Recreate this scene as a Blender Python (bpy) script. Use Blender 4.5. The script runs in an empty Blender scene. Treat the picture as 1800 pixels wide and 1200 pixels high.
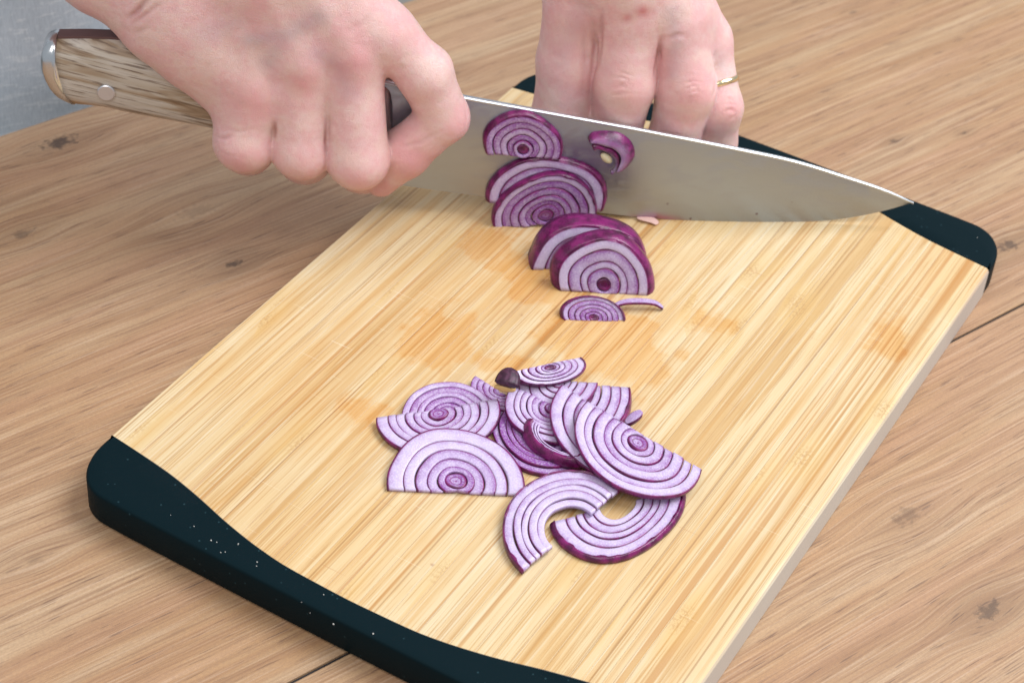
import bpy, bmesh, math, random
import numpy as np
from mathutils import Vector, Matrix, noise
from mathutils.bvhtree import BVHTree

random.seed(7)
RNG = np.random.default_rng(7)
SC = bpy.context.scene
COL = SC.collection

# ------------------------------------------------------------------ camera
CAM_R = np.array([[0.85708914, 0.51142544, 0.06198562],
                  [0.37083145, -0.52895149, -0.76334419],
                  [-0.35760626, 0.67724024, -0.64301122]])   # right, down, forward
CAM_C = np.array([0.40965233, -0.44231181, 0.57032109])
FPX = 3542.92                                                # focal length, in widths of 1800
cam_data = bpy.data.cameras.new('camera')
cam = bpy.data.objects.new('camera', cam_data)
COL.objects.link(cam)
mw = Matrix.Identity(4)
for i in range(3):
    mw[i][0], mw[i][1], mw[i][2], mw[i][3] = CAM_R[0][i], -CAM_R[1][i], -CAM_R[2][i], CAM_C[i]
cam.matrix_world = mw
cam_data.sensor_width = 36.0
cam_data.lens = FPX / 1800 * 36.0
cam_data.clip_start, cam_data.clip_end = 0.02, 60
cam_data.dof.use_dof = True
cam_data.dof.focus_distance = 0.80
cam_data.dof.aperture_fstop = 16.0
SC.camera = cam

# ------------------------------------------------------------------ light
world = bpy.data.worlds.new('World')
SC.world = world
world.use_nodes = True
bg = world.node_tree.nodes['Background']
bg.inputs[0].default_value = (0.86, 0.93, 1.0, 1)
bg.inputs[1].default_value = 0.47


def area(name, loc, target, size, size_y, power, color):
    d = bpy.data.lights.new(name, 'AREA')
    d.shape = 'RECTANGLE'
    d.size, d.size_y, d.energy, d.color = size, size_y, power, color
    o = bpy.data.objects.new(name, d)
    COL.objects.link(o)
    o.location = loc
    o.rotation_euler = (Vector(target) - Vector(loc)).to_track_quat('-Z', 'Y').to_euler()
    return o


area('window_light', (1.15, 1.0, 1.9), (0.05, 0.17, 0), 1.7, 1.3, 66, (0.93, 0.97, 1.0))
area('front_fill', (0.40, -0.85, 1.55), (0.1, 0.15, 0), 1.2, 1.0, 15, (1.0, 0.95, 0.90))  # unseen fill lamp, added on the camera side to brighten what faces it
SC.view_settings.view_transform = 'Standard'
SC.view_settings.look = 'None'
SC.view_settings.exposure = 0.12
SC.view_settings.gamma = 1.0

# ------------------------------------------------------------------ helpers
TOP = 0.0161            # top of the cutting board above the table


def ray(u, v):
    return CAM_R.T @ np.array([(u - 900) / FPX, (v - 600) / FPX, 1.0])


def onz(u, v, z=TOP):
    d = ray(u, v)
    return CAM_C + d * ((z - CAM_C[2]) / d[2])


def onplane(u, v, P, n):
    d = ray(u, v)
    return CAM_C + d * (np.dot(n, P - CAM_C) / np.dot(n, d))


def tag(o, label=None, cat=None, group=None, kind=None):
    if label: o['label'] = label
    if cat: o['category'] = cat
    if group: o['group'] = group
    if kind: o['kind'] = kind
    return o


def empty(name, loc=(0, 0, 0)):
    o = bpy.data.objects.new(name, None)
    o.empty_display_size = 0.02
    COL.objects.link(o)
    o.location = loc
    return o


def link(name, me, mat=None, parent=None, smooth=True):
    o = bpy.data.objects.new(name, me)
    COL.objects.link(o)
    if mat is not None:
        me.materials.append(mat)
    if smooth and len(me.polygons):
        me.polygons.foreach_set('use_smooth', [True] * len(me.polygons))
    if parent is not None:
        o.parent = parent
        o.matrix_parent_inverse = Matrix.Translation(-Vector(parent.location))
    return o


def mesh_np(name, verts, faces):
    me = bpy.data.meshes.new(name)
    me.from_pydata([tuple(map(float, v)) for v in verts], [], [tuple(int(i) for i in f) for f in faces])
    me.update()
    return me


def sharp(o, deg=35):
    me = o.data
    bm = bmesh.new()
    bm.from_mesh(me)
    for e in bm.edges:
        if len(e.link_faces) == 2 and e.calc_face_angle(0) > math.radians(deg):
            e.smooth = False
    bm.to_mesh(me)
    bm.free()


def fix_normals(me):
    bm = bmesh.new()
    bm.from_mesh(me)
    bmesh.ops.recalc_face_normals(bm, faces=bm.faces)
    bm.to_mesh(me)
    bm.free()


def set_attr(me, name, cols):
    a = me.color_attributes.new(name, 'FLOAT_COLOR', 'POINT')
    c = np.ones((len(me.vertices), 4), np.float32)
    c[:, :cols.shape[1]] = cols
    a.data.foreach_set('color', c.ravel())


# ------------------------------------------------------------------ material tools
class NT:
    def __init__(self, name):
        self.mat = bpy.data.materials.new(name)
        self.mat.use_nodes = True
        self.t = self.mat.node_tree
        self.bsdf = self.t.nodes['Principled BSDF']

    def n(self, typ, **kw):
        nd = self.t.nodes.new(typ)
        for k, v in kw.items():
            setattr(nd, k, v)
        return nd

    def put(self, sock, val):
        if isinstance(val, bpy.types.NodeSocket):
            self.t.links.new(val, sock)
        elif isinstance(val, (tuple, list)) and len(val) == 3 and len(sock.default_value) == 4:
            sock.default_value = (*val, 1)
        else:
            sock.default_value = val

    def math(self, op, a, b=0.0, c=0.0, clamp=False):
        nd = self.n('ShaderNodeMath', operation=op, use_clamp=clamp)
        self.put(nd.inputs[0], a)
        self.put(nd.inputs[1], b)
        self.put(nd.inputs[2], c)
        return nd.outputs[0]

    def vmath(self, op, a, b):
        nd = self.n('ShaderNodeVectorMath', operation=op)
        self.put(nd.inputs[0], a)
        self.put(nd.inputs[1], b)
        return nd.outputs[1] if op in ('LENGTH', 'DISTANCE', 'DOT_PRODUCT') else nd.outputs[0]

    def mix(self, f, a, b, blend='MIX'):
        nd = self.n('ShaderNodeMix', data_type='RGBA', blend_type=blend)
        self.put(nd.inputs[0], f)
        self.put(nd.inputs[6], a)
        self.put(nd.inputs[7], b)
        return nd.outputs[2]

    def ramp(self, f, stops, interp='LINEAR'):
        nd = self.n('ShaderNodeValToRGB')
        nd.color_ramp.interpolation = interp
        el = nd.color_ramp.elements
        while len(el) < len(stops):
            el.new(0.5)
        for e, (p, c) in zip(el, stops):
            e.position = p
            e.color = (*c, 1) if len(c) == 3 else c
        self.put(nd.inputs[0], f)
        return nd.outputs[0]

    def step(self, f, lo, hi, a=0.0, b=1.0):
        nd = self.n('ShaderNodeMapRange', interpolation_type='SMOOTHSTEP')
        self.put(nd.inputs[0], f)
        for i, v in zip((1, 2, 3, 4), (lo, hi, a, b)):
            self.put(nd.inputs[i], v)
        return nd.outputs[0]

    def noise(self, vec, scale=1.0, detail=4.0, rough=0.5, dist=0.0):
        nd = self.n('ShaderNodeTexNoise')
        self.put(nd.inputs['Vector'], vec)
        self.put(nd.inputs['Scale'], scale)
        self.put(nd.inputs['Detail'], detail)
        self.put(nd.inputs['Roughness'], rough)
        self.put(nd.inputs['Distortion'], dist)
        return nd.outputs[0]

    def vor(self, vec, scale=1.0, feature='F1', rnd=1.0):
        nd = self.n('ShaderNodeTexVoronoi', feature=feature)
        self.put(nd.inputs['Vector'], vec)
        self.put(nd.inputs['Scale'], scale)
        self.put(nd.inputs['Randomness'], rnd)
        return nd

    def mapping(self, vec, scale=(1, 1, 1), rot=(0, 0, 0), loc=(0, 0, 0)):
        nd = self.n('ShaderNodeMapping')
        self.put(nd.inputs['Vector'], vec)
        nd.inputs['Scale'].default_value = scale
        nd.inputs['Rotation'].default_value = rot
        nd.inputs['Location'].default_value = loc
        return nd.outputs[0]

    def pos(self):
        return self.n('ShaderNodeNewGeometry').outputs['Position']

    def bump(self, h, strength=0.3, dist=0.001, normal=None):
        nd = self.n('ShaderNodeBump')
        self.put(nd.inputs['Height'], h)
        nd.inputs['Strength'].default_value = strength
        nd.inputs['Distance'].default_value = dist
        if normal is not None:
            self.put(nd.inputs['Normal'], normal)
        self.put(self.bsdf.inputs['Normal'], nd.outputs[0])
        return nd.outputs[0]

    def set(self, **kw):
        for k, v in kw.items():
            self.put(self.bsdf.inputs[k.replace('_', ' ')], v)
        return self


# ------------------------------------------------------------------ table
GA = math.radians(68.2)                  # direction of the table's grain
QX, QY = math.cos(GA), math.sin(GA)


def pq_to_xyz(p, q, z=0.0):
    return np.array([p * QY + q * QX, -p * QX + q * QY, z])


def xyz_to_pq(X):
    return X[0] * QY - X[1] * QX, X[0] * QX + X[1] * QY


def mat_table():
    m = NT('table_oak')
    geo = m.pos()
    # (p, q, z): p across the grain, q along it
    v = m.mapping(geo, rot=(0, 0, math.radians(90) - GA))
    # knots, at the places where the wood has them
    knots = [((105, 250), .011, 1.0), ((413, 463), .0055, .9), ((40, 412), .007, .6), ((1738, 1072), .0085, .75),
             ((1772, 432), .008, .8), ((1592, 905), .010, .45), ((1500, 22), .004, .5), ((1695, 233), .003, .7),
             ((1570, 248), .0035, .7), ((345, 372), .012, .3), ((800, 128), .005, .35), ((60, 985), .006, .25)]
    dark = None
    vd = v
    for (uv, r, a) in knots:
        p, q = xyz_to_pq(onz(*uv, 0))
        c = (p, q, 0)
        d = m.vmath('SUBTRACT', v, c)
        d2 = m.mapping(d, scale=(1.0, 0.55, 0))
        ln = m.vmath('LENGTH', d2, (0, 0, 0))
        fall = m.step(ln, r * 0.15, r * 2.4, 1.0, 0.0)
        # the grain bends away on both sides of the knot
        nd = m.n('ShaderNodeVectorMath', operation='SCALE')
        m.put(nd.inputs[0], d)
        m.put(nd.inputs[3], m.math('MULTIPLY', fall, 0.62))
        vd = m.vmath('SUBTRACT', vd, m.mapping(nd.outputs[0], scale=(1, 0.1, 0)))
        nz = m.noise(m.mapping(v, scale=(1, .6, 1)), 420, 3, .6)
        core = m.math('MULTIPLY', m.step(m.math('ADD', ln, m.math('MULTIPLY', m.math('SUBTRACT', nz, .5), r * 1.3)), r * 0.15, r * .62, 1.0, 0.0), a)
        halo = m.math('MULTIPLY', m.step(ln, r * .3, r * 2.4, 1.0, 0.0), a * .28)
        k = m.math('MAXIMUM', core, halo)
        dark = k if dark is None else m.math('MAXIMUM', dark, k)
    warp = m.noise(m.mapping(v, scale=(7, 1.4, 1)), 1.0, 2)
    wv = m.n('ShaderNodeCombineXYZ')
    m.put(wv.inputs[0], m.math('MULTIPLY', m.math('SUBTRACT', warp, .5), 0.020))
    vd = m.vmath('ADD', vd, wv.outputs[0])
    broad = m.noise(m.mapping(vd, scale=(26, 1.1, 1)), 1.0, 4, .55)
    mid = m.noise(m.mapping(vd, scale=(240, 5, 1)), 1.0, 4, .65)
    fine = m.noise(m.mapping(vd, scale=(1000, 13, 1)), 1.0, 3, .6)
    pore = m.noise(m.mapping(vd, scale=(1250, 60, 1)), 1.0, 1, .5)
    hue = m.noise(m.mapping(vd, scale=(48, 4, 1), loc=(4, 1, 0)), 1.0, 4, .65)
    speck = m.noise(m.mapping(v, scale=(1600, 700, 1)), 1.0, 2, .6)
    patch = m.noise(m.mapping(v, scale=(5, 2, 1)), 1.0, 2)
    c = m.ramp(broad, [(0.28, (.295, .146, .060)), (0.5, (.395, .221, .104)), (0.72, (.465, .293, .162))])
    c = m.mix(m.step(patch, .35, .68), c, m.mix(.6, c, (.455, .305, .195)))
    c = m.mix(m.step(hue, .46, .64, 0, .40), c, (.47, .35, .225))
    c = m.mix(m.step(hue, .36, .52, .45, 0), c, (.405, .228, .140))
    c = m.mix(m.step(mid, .38, .60, .50, 0), c, (.27, .140, .072))
    c = m.mix(m.step(fine, .52, .66, 0, .30), c, (.60, .44, .32))
    c = m.mix(m.step(fine, .36, .48, .48, 0), c, (.22, .112, .064))
    c = m.mix(m.math('MULTIPLY', m.step(pore, .30, .38, .7, 0), m.step(mid, .40, .6, 1, .25)), c, (.105, .055, .040))
    c = m.mix(m.step(speck, .35, .65, .22, 0), c, (.20, .12, .09))
    c = m.mix(m.math('MULTIPLY', dark, .92, clamp=True), c, (.055, .034, .027))
    m.set(Base_Color=c, Roughness=m.math('ADD', .44, m.math('MULTIPLY', fine, .2)), Specular_IOR_Level=.40)
    m.bump(m.math('SUBTRACT', m.math('ADD', fine, m.math('MULTIPLY', pore, .5)), m.math('MULTIPLY', dark, .6)), .25, .0004)
    return m.mat


def rounded_slab(p0, p1, q0, q1, z0, z1, rnd=(0, 0, 0, 0), taper=0.0):
    """A plank as a profile across p swept along q; rnd: bevel at p0 top, p1 top."""
    prof = []
    r0, r1 = rnd[0], rnd[1]
    n0 = 7 if r0 > .003 else 2
    for i in range(n0):
        a = math.pi - i / (n0 - 1) * math.pi / 2
        prof.append((p0 + r0 + r0 * math.cos(a), z1 - r0 + r0 * math.sin(a)))
    n1 = 7 if r1 > .003 else 2
    for i in range(n1):
        a = math.pi / 2 - i / (n1 - 1) * math.pi / 2
        prof.append((p1 - r1 + r1 * math.cos(a), z1 - r1 + r1 * math.sin(a)))
    prof.append((p1, z0))
    prof.append((p0, z0))
    V, F = [], []
    k = len(prof)
    for j, q in enumerate((q0, q1)):
        for (p, z) in prof:
            pp = p + (taper * (1 if j == 0 else -1) if p > (p0 + p1) / 2 else 0)
            V.append(pq_to_xyz(pp, q, z))
    for i in range(k):
        i2 = (i + 1) % k
        F.append((i, i2, k + i2, k + i))
    F.append(tuple(range(k))[::-1])
    F.append(tuple(range(k, 2 * k)))
    me = mesh_np('plank', V, F)
    fix_normals(me)
    return me


def build_table():
    t = empty('table', tuple(pq_to_xyz(.2, .2, -.04)))
    tag(t, 'brown oak grained table top with knots under the cutting board', 'table')
    m = mat_table()
    for (a, b, r0, r1, tp) in ((-.2425, .1344, .014, .0006, -.0004), (.1358, .52, .0006, .004, 0)):
        o = link('plank', rounded_slab(a, b, -.55, 1.25, -.038, 0, (r0, r1), tp), m, t)
        sharp(o)
    gm = NT('seam_filler').set(Base_Color=(.012, .010, .012), Roughness=.8).mat
    link('seam_filler', rounded_slab(.132, .138, -.549, 1.249, -.03, -.0016, (.0002, .0002)), gm, t, False)
    return t


build_table()
fl = NT('floor_grey').set(Base_Color=(.30, .28, .26), Roughness=.7)
fl.bump(fl.noise(fl.pos(), 60), .1, .001)
tag(link('floor', mesh_np('floor', [(-6, -6, -.75), (6, -6, -.75), (6, 6, -.75), (-6, 6, -.75)], [(0, 1, 2, 3)]), fl.mat), kind='structure')

# ------------------------------------------------------------------ cutting board
BW, BL, MARG = 0.2550, 0.3113, 0.0297
SEAM = [(0, 0), (.018, -.0022), (.0335, -.0045), (.05, -.0085), (.067, -.0136), (.083, -.0172), (.098, -.0194), (.1275, -.0203)]


def seam_y(x):
    x = min(x, BW - x)
    xs, ys = zip(*SEAM)
    return float(np.interp(x, xs, ys))


_sx = np.linspace(0, BW, 103)
_sy = np.array([seam_y(x) for x in _sx])
for _ in range(6):
    _sy[1:-1] = .25 * _sy[:-2] + .5 * _sy[1:-1] + .25 * _sy[2:]


def seam(x):
    return float(np.interp(x, _sx, _sy))


def mat_bamboo():
    m = NT('bamboo')
    g = m.pos()
    oi = m.n('ShaderNodeObjectInfo')
    rnd = oi.outputs['Random']
    off = m.n('ShaderNodeCombineXYZ')
    m.put(off.inputs[2], m.math('MULTIPLY', rnd, 37.0))
    m.put(off.inputs[1], m.math('MULTIPLY', rnd, 5.0))
    v = m.vmath('ADD', g, off.outputs[0])
    lam = m.noise(m.mapping(v, scale=(150, 1.6, 1)), 1.0, 2, .5)
    lam2 = m.noise(m.mapping(v, scale=(420, 4.5, 1)), 1.0, 3, .6)
    fib = m.noise(m.mapping(v, scale=(1500, 14, 1)), 1.0, 3, .65)
    c = m.ramp(lam, [(.25, (.45, .265, .105)), (.40, (.55, .365, .172)), (.52, (.59, .435, .240)), (.72, (.62, .50, .32))])
    c = m.mix(m.step(rnd, .0, 1.0, .0, .35), c, (.62, .49, .31))
    c = m.mix(m.step(lam2, .34, .46, .50, 0), c, (.50, .27, .085))
    c = m.mix(m.step(lam2, .58, .68, 0, .45), c, (.65, .555, .40))
    c = m.mix(m.step(fib, .37, .46, .6, 0), c, (.40, .21, .07))
    c = m.mix(m.step(fib, .58, .66, 0, .45), c, (.66, .58, .435))
    streak = m.noise(m.mapping(v, scale=(330, 1.3, 1), loc=(3, 7, 1)), 1.0, 1)
    c = m.mix(m.step(streak, .31, .37, .65, 0), c, (.42, .20, .06))
    streak2 = m.noise(m.mapping(v, scale=(700, 2.2, 1), loc=(5, 2, 1)), 1.0, 1)
    c = m.mix(m.step(streak2, .28, .34, .6, 0), c, (.30, .15, .055))
    # the nodes of the cane: short brown dashes across a strip
    vv = m.mapping(v, scale=(70, 6.5, 1), loc=(.3, 1.7, 0))
    vo = m.vor(vv, 1.0)
    dd = m.vmath('SUBTRACT', vv, vo.outputs['Position'])
    ln = m.vmath('LENGTH', m.mapping(dd, scale=(.55, 3.3, 0)), (0, 0, 0))
    keep = m.n('ShaderNodeSeparateColor')
    m.put(keep.inputs[0], vo.outputs['Color'])
    on = m.math('GREATER_THAN', keep.outputs[0], .62)
    grit = m.noise(m.mapping(g, scale=(900, 700, 1)), 1.0, 3, .7)
    node = m.math('MULTIPLY', m.math('MULTIPLY', m.step(ln, .04, .24, 1, 0), on), m.step(grit, .45, .60, 0, 1))
    halo = m.math('MULTIPLY', m.math('MULTIPLY', m.step(ln, .1, .6, 1, 0), on), .35)
    c = m.mix(halo, c, (.60, .40, .15))
    c = m.mix(m.math('MULTIPLY', node, .5), c, (.36, .18, .07))
    # damp patches where onion juice soaked in (their edges are crisp)
    wob = m.noise(g, 55, 4, .6)
    wob2 = m.noise(m.mapping(g, scale=(120, 22, 1)), 1, 3, .6)
    spots = [((1060, 600), .030, .020), ((940, 490), .030, .012), ((770, 590), .019, .016), ((890, 640), .016, .008),
             ((1130, 640), .018, .014), ((640, 725), .012, .008), ((860, 430), .014, .010), ((1575, 590), .013, .013),
             ((1240, 560), .012, .008), ((1000, 560), .014, .010)]
    wet = None
    for (uv, rx, ry) in spots:
        X = onz(*uv)
        d = m.mapping(m.vmath('SUBTRACT', g, tuple(X)), scale=(1 / rx, 1 / (ry * 1.6), 0))
        l = m.vmath('LENGTH', d, (0, 0, 0))
        l = m.math('ADD', l, m.math('MULTIPLY', m.math('SUBTRACT', m.math('ADD', wob, m.math('MULTIPLY', wob2, .7)), .85), 2.3))
        s = m.step(l, .54, 1.02, 1, 0)
        wet = s if wet is None else m.math('MAXIMUM', wet, s)
    c = m.mix(m.math('MULTIPLY', wet, .56), c, m.mix(1.0, c, (.96, .68, .34), 'MULTIPLY'))
    broad = m.noise(g, 14, 3, .5)
    c = m.mix(m.step(broad, .42, .68, 0, .45), c, m.mix(1.0, c, (.98, .82, .58), 'MULTIPLY'))
    # knife scores and little specks of juice
    sc = m.noise(m.mapping(g, rot=(0, 0, math.radians(-32)), scale=(28, 1400, 1)), 1, 1)
    scm = m.math('MULTIPLY', m.step(sc, .735, .76, 0, 1), m.step(m.noise(g, 30, 2), .5, .62, 0, 1))
    c = m.mix(m.math('MULTIPLY', scm, .6), c, (.45, .22, .10))
    sc2 = m.noise(m.mapping(g, rot=(0, 0, math.radians(-47)), scale=(34, 1700, 1), loc=(2, 9, 0)), 1, 1)
    sc2m = m.math('MULTIPLY', m.step(sc2, .72, .75, 0, 1), m.step(m.noise(g, 24, 2), .46, .58, 0, 1))
    c = m.mix(m.math('MULTIPLY', sc2m, .45), c, (.80, .70, .52))
    scm = m.math('MAXIMUM', scm, sc2m)
    vs = m.vor(g, 75)
    kp = m.n('ShaderNodeSeparateColor')
    m.put(kp.inputs[0], vs.outputs['Color'])
    sp = m.math('MULTIPLY', m.step(m.math('ADD', vs.outputs['Distance'], m.math('MULTIPLY', m.noise(g, 900, 2), .1)), .08, .14, 1, 0), m.math('GREATER_THAN', kp.outputs[1], .87))
    c = m.mix(m.math('MULTIPLY', sp, .55), c, (.30, .12, .07))
    # side faces: the cool light on them is painted in as a paler grey
    sep = m.n('ShaderNodeSeparateXYZ')
    m.put(sep.inputs[0], m.n('ShaderNodeNewGeometry').outputs['True Normal'])
    side = m.step(m.math('ABSOLUTE', sep.outputs[2]), .3, .7, 1, 0)
    c = m.mix(m.math('MULTIPLY', side, .85), c, (.52, .485, .45))
    m.set(Base_Color=c, Roughness=m.math('SUBTRACT', .50, m.math('MULTIPLY', wet, .26)), Specular_IOR_Level=.4)
    m.bump(m.math('ADD', fib, m.math('SUBTRACT', lam2, m.math('MULTIPLY', scm, 1.0))), .22, .0003)
    return m.mat


def strip_mesh(x0, x1, dz, left, right):
    """One bamboo strip: follows the curved seams at both ends; outer strips have an eased edge."""
    e = .00014
    xs = list(np.linspace(x0, x1, 6))
    gap = .00001
    xs[0] += gap
    xs[-1] -= gap
    V, F = [], []
    cols = []
    top = TOP + dz
    prof = []       # (x, z) across the top
    for i, x in enumerate(xs):
        if i == 0:
            b = .0004 if left else e
            prof += [(x, 0.0005, x), (x, top - b, x), (x + b * .4, top - b * .3, x + b * .4)]
            prof.append((x + b, top, x + b))
        elif i == len(xs) - 1:
            b = .0016 if right else e
            prof.append((x - b, top, x - b))
            prof += [(x - b * .4, top - b * .3, x - b * .4), (x, top - b, x), (x, 0.0005, x)]
        else:
            prof.append((x, top, x))
    k = len(prof)
    ys = np.linspace(0, 1, 7)
    for t in ys:
        for (x, z, xx) in prof:
            a, b = seam(xx), BL - seam(xx)
            V.append((x, a + (b - a) * t, z))
    n = len(ys)
    for j in range(n - 1):
        for i in range(k):
            i2 = (i + 1) % k
            F.append((j * k + i, j * k + i2, (j + 1) * k + i2, (j + 1) * k + i))
    F.append(tuple(range(k)))
    F.append(tuple((n - 1) * k + i for i in range(k))[::-1])
    me = mesh_np('bamboo_strip', V, F)
    fix_normals(me)
    return me


def cap_mesh(far):
    """Black end cap: wavy inner seam, rounded outer corners, soft upper edge."""
    r = .024
    outer = []
    n = 10
    for i in range(n + 1):
        a = math.pi + i / n * math.pi / 2
        outer.append((r * .80 + r * .80 * math.cos(a), -MARG + r + r * math.sin(a)))
    for x in np.linspace(.03, BW - .03, 30):
        outer.append((x, -MARG - .0010 * math.sin(math.pi * (x / BW)) ))
    for i in range(n + 1):
        a = 1.5 * math.pi + i / n * math.pi / 2
        outer.append((BW - r * .80 + r * .80 * math.cos(a), -MARG + r + r * math.sin(a)))
    outer = [(0.0, -.0003)] + outer + [(BW, -.0003)]
    # resample the outer curve by length, pair with the seam
    P = np.array(outer)
    s = np.concatenate([[0], np.cumsum(np.hypot(*np.diff(P, axis=0).T))])
    m = 121
    tt = np.linspace(0, s[-1], m)
    O = np.stack([np.interp(tt, s, P[:, 0]), np.interp(tt, s, P[:, 1])], 1)
    sx = np.linspace(0, BW, m)
    I = np.array([(x, seam(x) - .00012) for x in sx])
    Z = TOP + .0001
    rows = []
    T = np.gradient(O, axis=0)
    T /= np.linalg.norm(T, axis=1)[:, None]
    N = np.stack([-T[:, 1], T[:, 0]], 1)      # inward
    def row(xy, z): rows.append(np.concatenate([xy, np.full((m, 1), z)], 1))
    row(I, .0004)
    row(I, Z - .0004)
    row(I + (O - I) * .012, Z)
    row(I + (O - I) * .33, Z)
    row(I + (O - I) * .66, Z)
    b = .0013
    row(O + N * b, Z)
    row(O + N * b * .3, Z - b * .3)
    row(O, Z - b)
    row(O, .0018)
    row(O + N * .0012, .0003)
    V = np.concatenate(rows)
    if far:
        V[:, 1] = BL - V[:, 1]
    F = []
    k = len(rows)
    for j in range(k):
        j2 = (j + 1) % k
        for i in range(m - 1):
            F.append((j * m + i, j * m + i + 1, j2 * m + i + 1, j2 * m + i))
    me = mesh_np('end_cap', V, F)
    fix_normals(me)
    return me


def build_board():
    b = empty('cutting_board', (BW / 2, BL / 2, 0))
    tag(b, 'bamboo cutting board with wavy black end caps lying on the wooden table', 'cutting board')
    mb = mat_bamboo()
    x = 0.0
    edges = [0.0]
    while x < BW - .012:
        x += random.choice((random.uniform(.0045, .0075), random.uniform(.007, .0135)))
        edges.append(x)
    edges[-1] = BW
    for i in range(len(edges) - 1):
        o = link('bamboo_strip', strip_mesh(edges[i], edges[i + 1], random.uniform(-.00002, .00002), i == 0, i == len(edges) - 2), mb, b, False)
    m = NT('black_silicone')
    g = m.pos()
    sp = m.vor(g, 420)
    kp = m.n('ShaderNodeSeparateColor')
    m.put(kp.inputs[0], sp.outputs['Color'])
    fleck = m.math('MULTIPLY', m.step(sp.outputs['Distance'], .12, .2, 1, 0), m.math('GREATER_THAN', kp.outputs[0], .86))
    c = m.mix(m.math('MULTIPLY', fleck, .5), (.0016, .0090, .0125), (.03, .07, .085))
    m.set(Base_Color=c, Roughness=.55, Specular_IOR_Level=.07)
    m.bump(m.noise(g, 2600, 2), .15, .0002)
    for far in (False, True):
        o = link('end_cap', cap_mesh(far), m.mat, b)
        sharp(o, 55)
    # white crumbs lying on the black cap
    cm = NT('crumb').set(Base_Color=(.52, .50, .47), Roughness=.6).mat
    bm = bmesh.new()
    for (u, v, r) in [(371, 950, .00042), (381, 953, .0003), (388, 971, .0003), (396, 970, .0003), (419, 956, .00036), (452, 988, .00036),
                      (451, 995, .0003), (341, 925, .0003), (586, 1097, .00042), (656, 1114, .00045), (569, 1045, .0003), (1581, 398, .0003),
                      (625, 1060, .00022), (1718, 418, .0003), (418, 957, .0002), (530, 1058, .0002), (545, 1077, .0002), (300, 905, .0002)]:
        X = onz(u, v, TOP)
        mt = Matrix.Translation((*X[:2], TOP + r * .6)) @ Matrix.Diagonal((1.2, .9, .8, 1))
        bmesh.ops.create_icosphere(bm, subdivisions=1, radius=r * .8, matrix=mt)
    me = bpy.data.meshes.new('crumbs')
    bm.to_mesh(me)
    bm.free()
    tag(link('crumbs', me, cm), 'tiny white crumbs scattered on the black end caps', 'crumbs', kind='stuff')


build_board()

# ------------------------------------------------------------------ knife
KA = math.radians(34)
KLEAN = math.radians(3)
KU = np.array([math.cos(KA), math.sin(KA), 0])
KH = np.array([-math.sin(KA), math.cos(KA), 0])
KW = np.array([0, 0, 1]) * math.cos(KLEAN) + KH * math.sin(KLEAN)
KN = np.cross(KU, KW)                      # towards the camera
KP = onz(1300, 389.5) + np.array([0, 0, .0003])


def ksh(u, v):
    X = onplane(u, v, KP, KN) - KP
    return np.array([X @ KU, X @ KW])


def kxyz(s, h, o=0.0):
    return KP + KU * s + KW * h + KN * o


def smooth_curve(pts, n):
    """Catmull-Rom through pts, n samples by parameter length."""
    P = np.array(pts, float)
    d = np.concatenate([[0], np.cumsum(np.linalg.norm(np.diff(P, axis=0), axis=1))])
    Q = np.vstack([2 * P[0] - P[1], P, 2 * P[-1] - P[-2]])
    out = []
    for t in np.linspace(0, d[-1], n):
        i = min(int(np.searchsorted(d, t, 'right')) - 1, len(P) - 2)
        w = (t - d[i]) / (d[i + 1] - d[i])
        p0, p1, p2, p3 = Q[i], Q[i + 1], Q[i + 2], Q[i + 3]
        out.append(.5 * ((2 * p1) + (-p0 + p2) * w + (2 * p0 - 5 * p1 + 4 * p2 - p3) * w * w + (-p0 + 3 * p1 - 3 * p2 + p3) * w ** 3))
    return np.array(out)


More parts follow.
